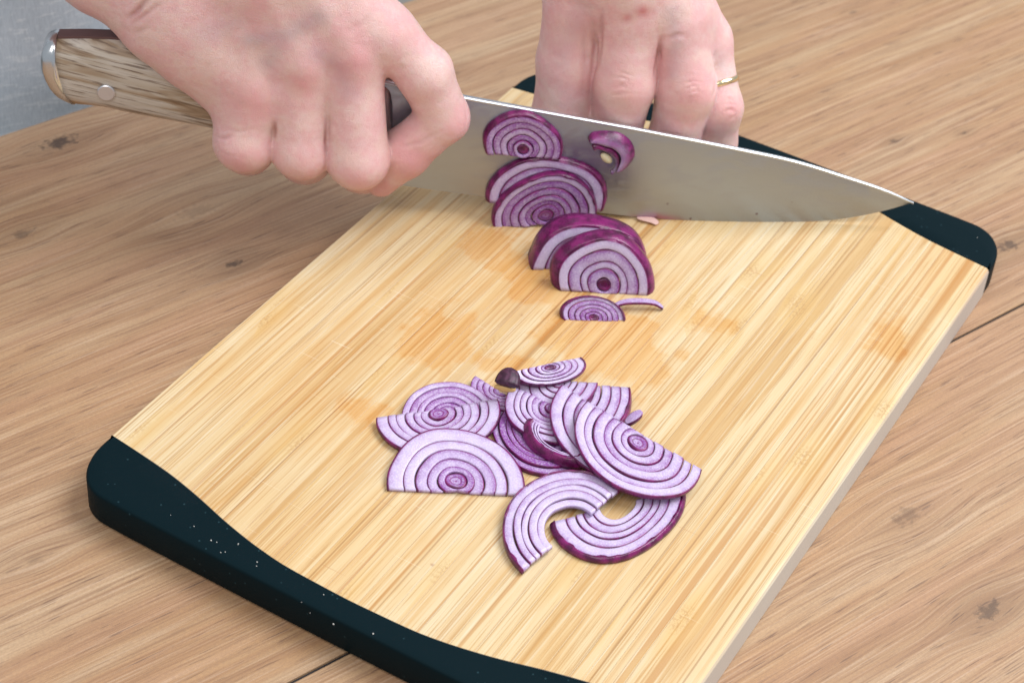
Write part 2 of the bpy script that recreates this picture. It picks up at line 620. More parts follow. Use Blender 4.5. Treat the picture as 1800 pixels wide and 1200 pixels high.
def build_knife():
    k = empty('kitchen_knife', tuple(kxyz(0, .02)))
    tag(k, 'large steel kitchen knife with riveted wooden handle cutting onion', 'knife')
    m = NT('blade_steel')
    g = m.pos()
    d = m.vmath('SUBTRACT', g, tuple(KP))
    s = m.vmath('DOT_PRODUCT', d, tuple(KU))
    h = m.vmath('DOT_PRODUCT', d, tuple(KW))
    cb = m.n('ShaderNodeCombineXYZ')
    m.put(cb.inputs[0], s)
    m.put(cb.inputs[1], h)
    kv = cb.outputs[0]
    brush = m.noise(m.mapping(kv, scale=(900, 30, 1)), 1, 3)
    smear = m.noise(m.mapping(kv, scale=(55, 140, 1)), 1, 4, .6, .8)
    film = m.step(smear, .48, .60, 0, 1)
    c = m.mix(m.math('MULTIPLY', film, .35), (.37, .415, .50), (.43, .44, .455))
    # purple juice at the cutting edge by the onion
    X0 = ksh(1150, 388)
    jd = m.vmath('LENGTH', m.mapping(m.vmath('SUBTRACT', kv, (X0[0], X0[1], 0)), scale=(50, 140, 0)), (0, 0, 0))
    j = m.math('MULTIPLY', m.step(m.math('ADD', jd, m.math('MULTIPLY', smear, .9)), .7, 1.4, 1, 0), .75)
    c = m.mix(j, c, (.42, .16, .30))
    # onion juice droplets and specks low on the blade
    vo = m.vor(kv, 260)
    kp = m.n('ShaderNodeSeparateColor')
    m.put(kp.inputs[0], vo.outputs['Color'])
    low = m.step(h, .004, .016, 1, 0)
    spk = m.math('MULTIPLY', m.math('MULTIPLY', m.step(vo.outputs['Distance'], .12, .22, 1, 0), m.math('GREATER_THAN', kp.outputs[0], .90)), low)
    c = m.mix(m.math('MULTIPLY', spk, .7), c, (.14, .07, .09))
    m.set(Base_Color=c, Metallic=1.0, Roughness=m.math('ADD', .36, m.math('MULTIPLY', film, .14)))
    m.bump(m.math('ADD', m.math('MULTIPLY', brush, .3), m.math('MULTIPLY', smear, 1.2)), .25, .0005)
    blade_m = m.mat
    spine = smooth_curve([ksh(*q) for q in [(640, 135), (820, 170), (1000, 203), (1150, 231), (1300, 261), (1400, 283), (1490, 311), (1555, 333), (1606, 356)]], 90)
    edge = smooth_curve([ksh(*q) for q in [(664, 318), (715, 327), (860, 347), (1000, 367), (1140, 383), (1250, 388.5), (1350, 390), (1450, 387.5), (1530, 376), (1606, 356)]], 90)
    V, F = [], []
    n = 90
    for i in range(n):
        t = i / (n - 1)
        th = .0015 * (1 - t * .45) * (1 if t < .93 else (1 - (t - .93) / .07 * .7))
        for (f, o) in ((0.0, -th), (0.0, th), (.012, th * 1.08), (.5, th * .62), (.965, th * .22), (1.0, 0.00004), (1.0, -.00004), (.965, -th * .22), (.5, -th * .62), (.012, -th * 1.08)):
            p = spine[i] * (1 - f) + edge[i] * f
            V.append(kxyz(p[0], p[1] - (.0006 if f <= .012 else 0), o))
    w = 10
    for i in range(n - 1):
        for j in range(w):
            j2 = (j + 1) % w
            F.append((i * w + j, i * w + j2, (i + 1) * w + j2, (i + 1) * w + j))
    F.append(tuple(range(w)))
    F.append(tuple((n - 1) * w + j for j in range(w)))
    me = mesh_np('blade', V, F)
    fix_normals(me)
    sharp(link('blade', me, blade_m, k), 22)
    # spine: its bright ground top is a bevel of its own
    sm = NT('spine_polish').set(Base_Color=(.76, .80, .86), Metallic=1.0, Roughness=.40).mat
    V, F = [], []
    for i in range(n):
        t = i / (n - 1)
        th = .00165 * (1 - t * .40) * (1 if t < .93 else (1 - (t - .93) / .07 * .7))
        for (dh, o) in ((-.0009, -th), (-.0001, -th * .93), (.0001, 0), (-.0001, th * .93), (-.0009, th)):
            V.append(kxyz(spine[i][0], spine[i][1] + dh, o))
    for i in range(n - 1):
        for j in range(5):
            j2 = (j + 1) % 5
            F.append((i * 5 + j, i * 5 + j2, (i + 1) * 5 + j2, (i + 1) * 5 + j))
    me = mesh_np('spine', V, F)
    fix_normals(me)
    link('spine', me, sm, k)
    # handle
    topc = smooth_curve([ksh(*q) for q in [(103, 60), (170, 60), (235, 66), (350, 96), (480, 126), (580, 140), (645, 147)]], 50)
    botc = smooth_curve([ksh(*q) for q in [(136, 176), (185, 181), (235, 192), (350, 213), (470, 238), (580, 262), (672, 296)]], 50)
    pom_t = smooth_curve([ksh(*q) for q in [(73, 92), (79, 72), (88, 62), (102, 59)]], 8)
    pom_b = smooth_curve([ksh(*q) for q in [(75, 100), (80, 120), (104, 160), (135, 177)]], 8)

    def loft(tc, bc, hw, name, mat, exp=.55, bulge=None):
        V, F = [], []
        kk = 20
        for i in range(len(tc)):
            c, r = (tc[i] + bc[i]) / 2, (tc[i] - bc[i]) / 2
            w_ = hw[i]
            for a in range(kk):
                an = 2 * math.pi * a / kk
                cs, sn = math.cos(an), math.sin(an)
                y = math.copysign(abs(sn) ** exp, sn)
                o = math.copysign(abs(cs) ** exp, cs)
                p = c + r * y
                V.append(kxyz(p[0] - (bulge(i) if bulge else 0) * (1 - y * y), p[1], o * w_))
        for i in range(len(tc) - 1):
            for a in range(kk):
                a2 = (a + 1) % kk
                F.append((i * kk + a, i * kk + a2, (i + 1) * kk + a2, (i + 1) * kk + a))
        F.append(tuple(range(kk)))
        F.append(tuple((len(tc) - 1) * kk + a for a in range(kk)))
        me = mesh_np(name, V, F)
        fix_normals(me)
        return link(name, me, mat, k)
    m = NT('handle_wood')
    g = m.pos()
    d = m.vmath('SUBTRACT', g, tuple(KP))
    cb = m.n('ShaderNodeCombineXYZ')
    m.put(cb.inputs[0], m.vmath('DOT_PRODUCT', d, tuple(KU)))
    m.put(cb.inputs[1], m.vmath('DOT_PRODUCT', d, tuple(KW)))
    m.put(cb.inputs[2], m.vmath('DOT_PRODUCT', d, tuple(KN)))
    kv = m.mapping(cb.outputs[0], rot=(0, 0, math.radians(14)))
    n1 = m.noise(m.mapping(kv, scale=(16, 170, 60)), 1, 3, .55, .9)
    n2 = m.noise(m.mapping(kv, scale=(45, 900, 200)), 1, 3, .6)
    c = m.ramp(n1, [(.30, (.18, .11, .06)), (.42, (.31, .225, .15)), (.5, (.42, .355, .285)), (.62, (.51, .46, .405)), (.74, (.36, .32, .29))])
    c = m.mix(m.step(n2, .36, .48, .75, 0), c, (.11, .065, .04))
    hh = ksh(150, 175)
    lowr = m.vmath('DOT_PRODUCT', m.vmath('SUBTRACT', g, tuple(kxyz(*hh))), tuple(KW * .97 - KU * -.25))
    c = m.mix(m.step(m.math('ADD', lowr, m.math('MULTIPLY', n1, .006)), .004, .0095, .8, 0), c, m.ramp(n2, [(.35, (.16, .06, .012)), (.65, (.46, .24, .07))]))
    m.set(Base_Color=c, Roughness=.45)
    m.bump(n2, .2, .0004)
    hw = [.0098 + .0012 * math.sin(i / 49 * math.pi) for i in range(50)]
    loft(topc, botc, hw, 'handle', m.mat, .72, lambda i: .0030 * max(0, 1 - i / 14))
    pm = NT('pommel_steel').set(Base_Color=(.62, .64, .66), Metallic=1.0, Roughness=.22).mat
    loft(pom_t, pom_b, [.003, .0062, .0082, .0091, .0097, .0100, .0101, .0102], 'pommel', pm, .68, lambda i: .0030 * i / 7)
    tm = NT('tang_dark_reflection').set(Base_Color=(.15, .085, .085), Metallic=.5, Roughness=.4).mat  # dark reflection along the handle top, painted into the tang's colour
    V, F = [], []
    for i in range(50):
        for (dh, o) in ((-.003, -.0036), (.0005, -.0034), (.0005, .0034), (-.003, .0036)):
            V.append(kxyz(topc[i][0], topc[i][1] + dh, o))
    for i in range(49):
        for j in range(4):
            j2 = (j + 1) % 4
            F.append((i * 4 + j, i * 4 + j2, (i + 1) * 4 + j2, (i + 1) * 4 + j))
    me = mesh_np('tang', V, F)
    fix_normals(me)
    sharp(link('tang', me, tm, k))
    # rivet, proud of the near scale
    rm = NT('rivet_steel').set(Base_Color=(.62, .62, .66), Metallic=.85, Roughness=.4).mat
    for (uv, r) in (((191, 141), .0038), ((430, 195), .0038)):
        s0, h0 = ksh(*uv)
        V = []
        ow = .0103
        for (rr, o) in ((r, ow - .003), (r, ow + .0009), (r * .9, ow + .0012)):
            for a in range(20):
                V.append(kxyz(s0 + rr * math.cos(a * math.pi / 10), h0 + rr * math.sin(a * math.pi / 10), o))
        F = [(j * 20 + a, j * 20 + (a + 1) % 20, (j + 1) * 20 + (a + 1) % 20, (j + 1) * 20 + a) for j in range(2) for a in range(20)]
        F.append(tuple(40 + a for a in range(20)))
        me = mesh_np('rivet', V, F)
        fix_normals(me)
        sharp(link('rivet', me, rm, k))
    bm_ = NT('bolster_steel').set(Base_Color=(.6, .6, .62), Metallic=1.0, Roughness=.25).mat
    bt = smooth_curve([ksh(*q) for q in [(645, 147), (662, 146), (690, 150)]], 6)
    bb = smooth_curve([ksh(*q) for q in [(672, 297), (680, 308), (690, 318)]], 6)
    loft(bt, bb, [.0100, .0085, .0062, .0042, .0026, .0014], 'bolster', bm_, .55)


build_knife()

# ------------------------------------------------------------------ red onion


def mat_onion(name, purple=0.0):
    m = NT(name)
    at = m.n('ShaderNodeVertexColor', layer_name='tone')
    sp = m.n('ShaderNodeSeparateColor')
    m.put(sp.inputs[0], at.outputs[0])
    skin, tint, rnd = sp.outputs[0], sp.outputs[1], sp.outputs[2]
    g = m.pos()
    cell = m.noise(g, 1600, 2, .6)
    blot = m.noise(g, 240, 3)
    c = m.mix(m.step(m.math('ADD', tint, m.math('MULTIPLY', m.math('SUBTRACT', blot, .5), .7)), .0, 1.0), (.54, .45, .64), (.225, .060, .29))
    c = m.mix(m.step(cell, .45, .68, 0, .40), c, (.70, .63, .78))
    sk = m.mix(m.step(blot, .35, .65), (.075, .004, .045), (.19, .010, .11))
    c = m.mix(m.step(m.math('ADD', skin, m.math('MULTIPLY', m.math('SUBTRACT', cell, .5), .35)), .30, .75), c, sk)
    m.set(Base_Color=c, Roughness=m.math('ADD', .18, m.math('MULTIPLY', cell, .24)), Specular_IOR_Level=.5,
          Subsurface_Weight=.18, Subsurface_Scale=.0015)
    m.bsdf.inputs['Subsurface Radius'].default_value = (1, .6, .9)
    m.bump(m.math('ADD', cell, blot), .3, .0004)
    return m.mat


ONION = mat_onion('onion_flesh')


def unproj_pt(pt, z):
    return onz(pt[0], pt[1], z)


SLICE_N = 0


def onion_xy(r, f, cy, a0, a1, wob):
    """Point at fraction f along the ring of radius r whose centre lies cy above the flat cut."""
    k = 1 - cy
    q = cy / (k * r) if r > 1e-6 else 9
    low = -math.pi / 2 if q >= 1 else -math.asin(q)
    s0, s1 = low + a0, math.pi - low - (math.pi - a1)
    t = s0 + (s1 - s0) * f
    xs = 1 / math.sqrt(max(.2, 1 - min(.85, cy / k) ** 2))
    w = 1 + wob(t)
    return r * w * math.cos(t) * xs, max(0.0, cy + k * r * w * math.sin(t)), t


def layer_mesh(org, ex, ey, nrm, r0, r1, th, cy, wob, tone, skin_in, skin_out, flare, a0, a1, curl, na=36, th_in=None):
    """One onion layer of a half slice: the part of a ring above the flat cut."""
    V, T, F = [], [], []
    rad = [r0, r0 + (r1 - r0) * .12, (r0 + r1) / 2, r1 - (r1 - r0) * .24, r1 - (r1 - r0) * .10, r1]
    tin = [.7, .05, .12, .75, 1.2, 1.4]
    m = len(rad)
    for face in (0, 1):
        for i in range(na + 1):
            f = i / na
            for j, r in enumerate(rad):
                x, y, t = onion_xy(r, f, cy, a0, a1, wob)
                k = 1 + flare * face * (r ** 3)
                z = -th * face - curl * (x * x) + (0 if face else -.00022 * (j in (0, m - 1)) + .00016 * math.sin(3 * t + r0 * 40))
                V.append(org + ex * (x * k) + ey * (y * k) + nrm * z)
                sk = 0.0
                if j >= m - 1: sk = skin_out
                if j == m - 2: sk = skin_out * .62
                if j == 0: sk = skin_in
                T.append((sk, min(1, max(0, tone + tin[j] * .34)), 0))
    s = (na + 1) * m
    for i in range(na):
        for j in range(m - 1):
            a, b = i * m + j, (i + 1) * m + j
            F.append((a, b, b + 1, a + 1))
            F.append((s + a, s + a + 1, s + b + 1, s + b))
        for j in (0, m - 1):
            a, b = i * m + j, (i + 1) * m + j
            F.append((a, s + a, s + b, b) if j == 0 else (a, b, s + b, s + a))
    for i in (0, na):
        for j in range(m - 1):
            a = i * m + j
            F.append((a, a + 1, s + a + 1, s + a) if i == 0 else (a, s + a, s + a + 1, a + 1))
    me = mesh_np('layer', V, F)
    fix_normals(me)
    set_attr(me, 'tone', np.array(T))
    return me


def onion_slice(label, A, B, P, th=.0019, rings=6, hole=0.0, core=True, seed=1, purple=0.0, flare=0.0, skinw=.0, cy=.14,
                a0=0.0, a1=math.pi, curl=0.0, rmax=1.0, dark_core=0.0, messy=1.0, group='red onion slices'):
    """A, B: ends of the flat cut, P: top of the arch - world points of the upper face."""
    A, B, P = np.array(A), np.array(B), np.array(P)
    M = (A + B) / 2
    ex, ey = (A - B) / 2, P - M
    nrm = np.cross(ex, ey)
    nrm /= np.linalg.norm(nrm)
    if nrm @ (CAM_C - M) < 0:
        nrm = -nrm
    rs = random.Random(seed)
    ph = [rs.uniform(0, 6.28) for _ in range(4)]
    am = [rs.uniform(.010, .024) * messy / (1 + .6 * q_) for q_ in range(4)]
    size = np.linalg.norm(ex)
    o = empty('onion_slice', tuple(M - nrm * th))
    tag(o, label, 'onion slice', group)
    # radii: outer layers wider than the inner ones
    w = [1.0 + .55 * i / rings + rs.uniform(-.32, .32) for i in range(rings)]
    rc = max(hole, .16 if core else .04)
    tot = sum(w)
    r = rc
    radii = []
    for wi in w:
        r2 = r + (rmax - rc) * wi / tot
        radii.append((r, r2))
        r = r2
    for i, (ra, rb) in enumerate(radii):
        last = i == len(radii) - 1
        gap = .00008 / size
        jit = rs.uniform(0, 6.28)
        def wob(t, i=i, jit=jit):
            return sum(am[k] * math.sin((k + 2) * t + ph[k]) for k in range(4)) + .005 * math.sin(4 * t + jit) + .002 * math.sin(11 * t + jit * 2)
        dz = rs.uniform(-.0005, .00045) * min(messy, 1.3)
        tone = .02 + .22 * rs.random() * messy + (.3 * (1 - (ra - rc) / (1 - rc + 1e-6)) ** 2 if core else 0) + purple
        me = layer_mesh(M + nrm * dz + ex * rs.uniform(-.010, .010), ex, ey, nrm, ra + gap, rb - gap, th, cy, wob, tone, .35, 1.0 if last else .85, flare,
                        a0 + rs.uniform(-.01, .01), a1 + rs.uniform(-.01, .01), curl)
        link('layer', me, ONION, o)
    if skinw > 0:
        # outer skin: an oblique band round the cut face
        me = skin_mesh(M, ex, ey, nrm, rmax, skinw, th, cy, lambda t: sum(am[k] * math.sin((k + 2) * t + ph[k]) for k in range(4)), flare, a0, a1, curl, rs)
        link('skin', me, ONION, o)
    if core and hole == 0:
        me = core_mesh(M, ex, ey, nrm, rc * .96, th, cy, dark_core)
        link('core', me, ONION, o)
    return o


def skin_mesh(M, ex, ey, nrm, r, w, th, cy, wob, flare, a0, a1, curl, rs):
    V, T, F = [], [], []
    na = 48
    j1, j2 = rs.uniform(0, 6), rs.uniform(0, 6)
    for i in range(na + 1):
        t = a0 + (a1 - a0) * i / na
        jag = 1 + .010 * math.sin(17 * t + j1) + .008 * math.sin(29 * t + j2)
        th2 = th + .0005
        ww = w * (1 + .35 * math.sin(2 * t + j1))
        for (rr, z, s) in ((r - .045 * (.5 + .5 * math.sin(9 * t + j2)) * (.6 + .4 * math.sin(23 * t + j1)), .00035, .8), (r + ww * .35 * jag, -th2 * .10, .9), (r + ww * .75 * jag, -th2 * .30, 1), (r + ww * jag, -th2 * .60, 1), (r + ww * 1.02 * jag, -th2, 1), (r - .02, -th2, 1)):
            x, y, _t = onion_xy(rr, i / na, cy, a0, a1, wob)
            V.append(M + ex * x + ey * y + nrm * (z - curl * x * x))
            T.append((s, .5, 0))
    for i in range(na):
        for j in range(6):
            j2_ = (j + 1) % 6
            F.append((i * 6 + j, (i + 1) * 6 + j, (i + 1) * 6 + j2_, i * 6 + j2_))
    F.append(tuple(range(6)))
    F.append(tuple(na * 6 + j for j in range(6)))
    me = mesh_np('skin', V, F)
    fix_normals(me)
    set_attr(me, 'tone', np.array(T))
    return me


def core_mesh(M, ex, ey, nrm, r, th, cy, dark):
    V, T, F = [], [], []
    na = 24
    rows = [(1.0, -th), (1.0, -.0002), (.86, .0001), (.66, .0001), (.5, -.0003), (.36, -.0002), (.16, -.0004), (.0, -.0004)]
    ton = [(1, .8), (.9, .8), (.62, .9), (.2 + dark, .75 + dark), (.62, .9), (.10 + dark, .5 + dark), (.2 + dark, .6), (.75, .9)]
    for (k, z), tn in zip(rows, ton):
        for i in range(na):
            t = 2 * math.pi * i / na
            kk = k * (1 + .07 * math.sin(2 * t + r * 50) + .05 * math.sin(3 * t + r * 90))
            x, y = r * kk * math.cos(t) * 1.02, cy + r * kk * (1 - cy) * math.sin(t) * .97
            V.append(M + ex * x + ey * max(y, 0) + nrm * z)
            T.append((tn[0], tn[1], 0))
    for j in range(len(rows) - 1):
        for i in range(na):
            i2 = (i + 1) % na
            F.append((j * na + i, j * na + i2, (j + 1) * na + i2, (j + 1) * na + i))
    me = mesh_np('core', V, F)
    fix_normals(me)
    set_attr(me, 'tone', np.array(T))
    return me


def flat(A, B, P, zA=.003, zB=.003, zP=.003):
    return [onz(*A, TOP + zA), onz(*B, TOP + zB), onz(*P, TOP + zP)]


def upright(A, B, P, lean=12, z0=.0):
    """A slice standing on the board on its flat cut, leaning back by `lean` degrees."""
    a, b = onz(*A, TOP + z0), onz(*B, TOP + z0)
    # level the foot
    d = (b - a) / np.linalg.norm(b - a)
    back = np.cross([0, 0, 1.0], d)
    if back @ (CAM_C - a) > 0:
        back = -back
    up = np.array([0, 0, 1.0]) * math.cos(math.radians(lean)) + back * math.sin(math.radians(lean))
    n = np.cross(d, up)
    return [a, b, onplane(*P, a, n)]


def on_blade(A, B, P, o=.004):
    p = KP + KN * o
    return [onplane(*A, p, KN), onplane(*B, p, KN), onplane(*P, p, KN)]


# lying pile, from the bottom of the heap upwards
onion_slice('onion slice at the back left of the pile, half under the overhanging slice', *flat((708, 737), (870, 730), (783, 669), .0028, .0028, .0045), rings=6, seed=3, purple=.18, cy=.1)
onion_slice('small onion slice with a brownish edge behind the dark neck piece', *flat((836, 662), (925, 712), (850, 712), .0025, .0025, .0025), rings=5, seed=4, purple=.3, core=False, cy=0)
onion_slice('onion slice with dark purple inner rings lying lowest in the middle of the pile', *flat((878, 703), (1030, 800), (908, 812), .0026, .0026, .0026), rings=6, messy=1.9, seed=5, purple=.42, core=True, cy=.1)
onion_slice('onion slice at the back right of the pile with its purple skin end upright', *flat((1108, 680), (900, 670), (1010, 775), .0052, .004, .0035), rings=6, seed=6, purple=.05, th=.0045, skinw=.05, cy=.05)
onion_slice('onion slice at the left end of the pile, flat cut to the back', *flat((874, 702), (663, 734), (783, 800), .0058, .0030, .0032), rings=6, seed=8, purple=.05, cy=.10)
onion_slice('half ring onion slice at the bottom right of the pile under its neighbours', *flat((1197, 858), (974, 915), (1100, 972), .003, .003, .003), rings=5, hole=.28, core=False, seed=9, skinw=.05, purple=.04, cy=0)
onion_slice('pale striped onion slice wedged under the top slice at the back of the pile', *flat((1052, 672), (912, 668), (972, 730), .0066, .0050, .0055), rings=5, seed=10, core=False, cy=0)
onion_slice('onion slice on the left of the pile middle with small core and pale bands', *flat((1052, 742), (899, 678), (938, 768), .0068, .0070, .0056), rings=6, seed=11, purple=.05, cy=.12)
onion_slice('onion slice tilted up in the pile so that its wide purple skin shows', *flat((926, 728), (1030, 806), (952, 790), .0086, .0080, .0068), rings=3, messy=1.9, seed=12, th=.0045, skinw=.24, core=False, hole=.55, cy=0, rmax=.80)
onion_slice('onion slice lying just under the large right slice, showing its left rim', *flat((987, 676), (1192, 802), (1033, 826), .0100, .0080, .0072), rings=5, seed=13, core=True, purple=.02)
onion_slice('large onion slice on top at the right of the pile with a ringed core', *flat((1030, 704), (1232, 824), (1078, 852), .0130, .0085, .0095), rings=6, seed=14, purple=.0, cy=.16)
onion_slice('crooked onion arch without core lying across the bottom of the pile', *flat((919, 1001), (1090, 858), (926, 850), .0032, .0072, .0050), rings=5, hole=.40, core=False, seed=15, skinw=.02, cy=0)
onion_slice('broad half moon onion slice at the front left of the pile with brown core', *flat((684, 857), (921, 868), (795, 750), .0022, .0021, .0062), rings=5, seed=16, purple=.0, cy=.16)
onion_slice('tilted onion slice on top at the back of the pile', *flat((1022, 627), (904, 652), (984, 672), .0140, .0130, .0085), rings=5, seed=17, purple=.02, th=.004, skinw=.05, dark_core=.5, cy=.2)

# slices that stand in front of the blade
onion_slice('thick onion slice standing on the board just in front of the blade', *upright((934, 474), (1132, 474), (1046, 396), 16), th=.011, rings=5, messy=1.9, seed=21, purple=-.08, skinw=.075, flare=.06, cy=.05)
onion_slice('dark skinned onion slice standing frontmost and leaning on the thick one', *upright((983, 511), (1139, 519), (1066, 422), 16), th=.007, rings=4, messy=1.9, seed=22, purple=-.12, skinw=.13, cy=.16, dark_core=.7)
onion_slice('small onion slice lying flat at the foot of the standing slices', *upright((990, 563), (1098, 565), (1042, 521), 42), th=.0026, rings=5, messy=1.9, seed=23, purple=.25, skinw=.07, cy=.12, dark_core=.7)
# slices stuck on the blade
onion_slice('small onion slice stuck highest on the blade below its spine', *on_blade((853, 272), (984, 281), (921, 206), .0042), th=.0030, rings=5, messy=1.9, seed=24, purple=.12, skinw=.07, cy=.2, dark_core=.7)
onion_slice('onion slice stuck flat on the blade behind its purple neighbour', *on_blade((861, 356), (1056, 372), (968, 277), .0036), th=.0030, rings=5, messy=1.9, seed=25, purple=.10, skinw=.05, cy=.1)
onion_slice('purplish onion slice stuck lowest on the blade with oval core', *on_blade((872, 405), (1048, 382), (956, 312), .0070), th=.003, rings=6, messy=1.9, seed=26, purple=.22, skinw=.03, cy=.18, dark_core=.3)


def chip(name, label, pts, width, thick, z, tone, parent=None, bow=.0, plane=None, cat='onion piece'):
    """A curled strip of one onion layer that follows a line of picture points."""
    if plane is None:
        P = np.array([onz(u, v, TOP + zz) for (u, v), zz in zip(pts, z)])
        up = np.array([0, 0, 1.0])
    else:
        P = np.array([onplane(u, v, KP + KN * o, KN) for (u, v), o in zip(pts, z)])
        up = KN
    P = smooth_curve(P, 24)
    V, T, F = [], [], []
    n = len(P)
    for i in range(n):
        t = P[min(i + 1, n - 1)] - P[max(i - 1, 0)]
        t /= np.linalg.norm(t)
        s = np.cross(up, t)
        s /= np.linalg.norm(s)
        e = math.sin(math.pi * (i + .6) / (n + .2)) ** .35
        for j in range(7):
            f = j / 6 * 2 - 1
            V.append(P[i] + s * f * width * e + up * (bow * (1 - f * f)))
            T.append((1.0 if j in (0,) else tone * (.5 + .5 * f), .5, 0))
        for j in range(7):
            f = 1 - j / 6 * 2
            V.append(P[i] + s * f * width * e + up * (bow * (1 - f * f) - thick))
            T.append((.9, .6, 0))
    for i in range(n - 1):
        for j in range(14):
            j2 = (j + 1) % 14
            F.append((i * 14 + j, i * 14 + j2, (i + 1) * 14 + j2, (i + 1) * 14 + j))
    F.append(tuple(range(14)))
    F.append(tuple((n - 1) * 14 + j for j in range(14)))
    me = mesh_np(name, V, F)
    fix_normals(me)
    set_attr(me, 'tone', np.array(T))
    o = link(name, me, ONION)
    tag(o, label, cat)
    return o


chip('onion_strip', 'curled onion strip sticking out right of the foot of the standing slices', [(1078, 536), (1100, 529), (1130, 528), (1152, 531), (1166, 540)], .0016, .0012, [.003, .0045, .005, .004, .0018], .25)
chip('onion_chip', 'short lilac onion chip poking out behind the large right slice', [(1100, 742), (1112, 733), (1128, 722)], .0022, .0018, [.006, .008, .0095], .1)


chip('onion_membrane', 'thin pinkish onion membrane on the board at the blade edge', [(1120, 381), (1134, 383), (1148, 387), (1156, 393)], .0022, .0005, [.0016, .0018, .0016, .0010], .0).data.materials[0] = NT('onion_membrane').set(Base_Color=(.66, .42, .36), Roughness=.25).mat


def neck_piece():
    """Ribbed dark wedge from the onion's neck."""
    V, T, F = [], [], []
    base = [onz(871, 671, TOP + .0150), onz(911, 680, TOP + .0155)]
    tip = onz(899, 646, TOP + .0175)
    c = (base[0] + base[1]) / 2
    ax = tip - c
    sd = (base[1] - base[0]) / 2
    up = np.cross(sd, ax)
    up /= np.linalg.norm(up)
    if up[2] < 0: up = -up
    L = np.linalg.norm(sd)
    na, nr = 34, 9
    for j in range(nr + 1):
        f = j / nr
        k = math.sqrt(max(0, 1 - f ** 2.2)) * .95 + .05
        for i in range(na):
            t = 2 * math.pi * i / na
            rib = 1 + .10 * math.cos(14 * t)
            V.append(c + ax * f + sd * (k * math.cos(t) * rib) + up * (k * math.sin(t) * L * .42 * rib))
            T.append((1.0 if j > 1 else .55, .6, 0))
    for j in range(nr):
        for i in range(na):
            i2 = (i + 1) % na
            F.append((j * na + i, j * na + i2, (j + 1) * na + i2, (j + 1) * na + i))
    F.append(tuple(range(na)))
    F.append(tuple(nr * na + i for i in range(na)))
    me = mesh_np('onion_neck', V, F)
    fix_normals(me)
    m = NT('onion_neck')
    g = m.pos()
    c_ = m.mix(m.step(m.noise(g, 500, 2), .4, .6), (.035, .008, .026), (.075, .020, .052))
    m.set(Base_Color=c_, Roughness=.5)
    o = link('onion_neck', me, m.mat)
    tag(o, 'dark ribbed neck end of the onion lying on the pile', 'onion piece')
    ym = NT('onion_root_yellow').set(Base_Color=(.55, .34, .12), Roughness=.5).mat
    bm = bmesh.new()
    p = onz(888, 682, TOP + .0115)
    bmesh.ops.create_icosphere(bm, subdivisions=3, radius=1, matrix=Matrix.Translation(p) @ Matrix.Rotation(math.radians(20), 4, 'Z') @ Matrix.Diagonal((.0046, .0017, .0016, 1)))
    for v_ in bm.verts:
        v_.co += Vector(noise.noise_vector(v_.co * 700)) * .0004
    me = bpy.data.meshes.new('base')
    bm.to_mesh(me)
    bm.free()
    link('base', me, ym, o)


neck_piece()


def blade_nub():
    """Small curled heart of the onion, stuck on the blade: two cupped layers round a pale centre."""
    o = empty('onion_heart', tuple(onplane(1075, 265, KP + KN * .002, KN)))
    tag(o, 'small curled onion heart with pale centre stuck alone on the blade', 'onion piece')
    def sheet(name, pts_o, pts_i, o0, o1, tones):
        a = smooth_curve([onplane(u, v, KP + KN * o0, KN) for (u, v) in pts_o], 26)
        b = smooth_curve([onplane(u, v, KP + KN * o1, KN) for (u, v) in pts_i], 26)
        V, T, F = [], [], []
        k = 6
        for i in range(26):
            for j in range(k):
                f = j / (k - 1)
                V.append(a[i] * (1 - f) + b[i] * f + KN * (.0016 * math.sin(f * math.pi)))
                T.append((tones[0] * (1 - f) + tones[1] * f, .5 + .12 * math.sin(i * .8), 0))
            for j in range(k):
                f = 1 - j / (k - 1)
                V.append(a[i] * (1 - f) + b[i] * f + KN * (.0016 * math.sin(f * math.pi) - .0012))
                T.append((.8, .5, 0))
        w = 2 * k
        for i in range(25):
            for j in range(w):
                j2 = (j + 1) % w
                F.append((i * w + j, i * w + j2, (i + 1) * w + j2, (i + 1) * w + j))
        F.append(tuple(range(w)))
        F.append(tuple(25 * w + j for j in range(w)))
        me = mesh_np(name, V, F)
        fix_normals(me)
        set_attr(me, 'tone', np.array(T))
        return link(name, me, ONION, o)
    sheet('layer', [(1033, 243), (1040, 233), (1062, 230), (1090, 234), (1110, 250), (1116, 272), (1105, 292), (1090, 300)],
          [(1038, 252), (1052, 254), (1066, 258), (1078, 262), (1088, 270), (1092, 280), (1090, 290), (1084, 303)], .0014, .0058, (.80, .42))
    sheet('layer', [(1040, 256), (1048, 254), (1064, 259), (1078, 264), (1088, 276), (1088, 290), (1082, 300), (1076, 306)],
          [(1046, 266), (1052, 263), (1062, 266), (1072, 272), (1080, 280), (1082, 290), (1079, 298), (1073, 302)], .0050, .0030, (.9, .35))
    pm = NT('onion_heart_pale').set(Base_Color=(.62, .55, .36), Roughness=.4, Subsurface_Weight=.2, Subsurface_Scale=.001).mat
    bm = bmesh.new()
    p = onplane(1066, 278, KP + KN * .0034, KN)
    rot = Matrix((KU, KW, KN)).transposed().to_4x4()
    bmesh.ops.create_icosphere(bm, subdivisions=3, radius=1, matrix=Matrix.Translation(p) @ rot @ Matrix.Rotation(math.radians(-42), 4, 'Z') @ Matrix.Diagonal((.0034, .0019, .0016, 1)))
    me = bpy.data.meshes.new('core')
    bm.to_mesh(me)
    bm.free()
    link('core', me, pm, o)


blade_nub()

# ------------------------------------------------------------------ person: hands grown from a distance field


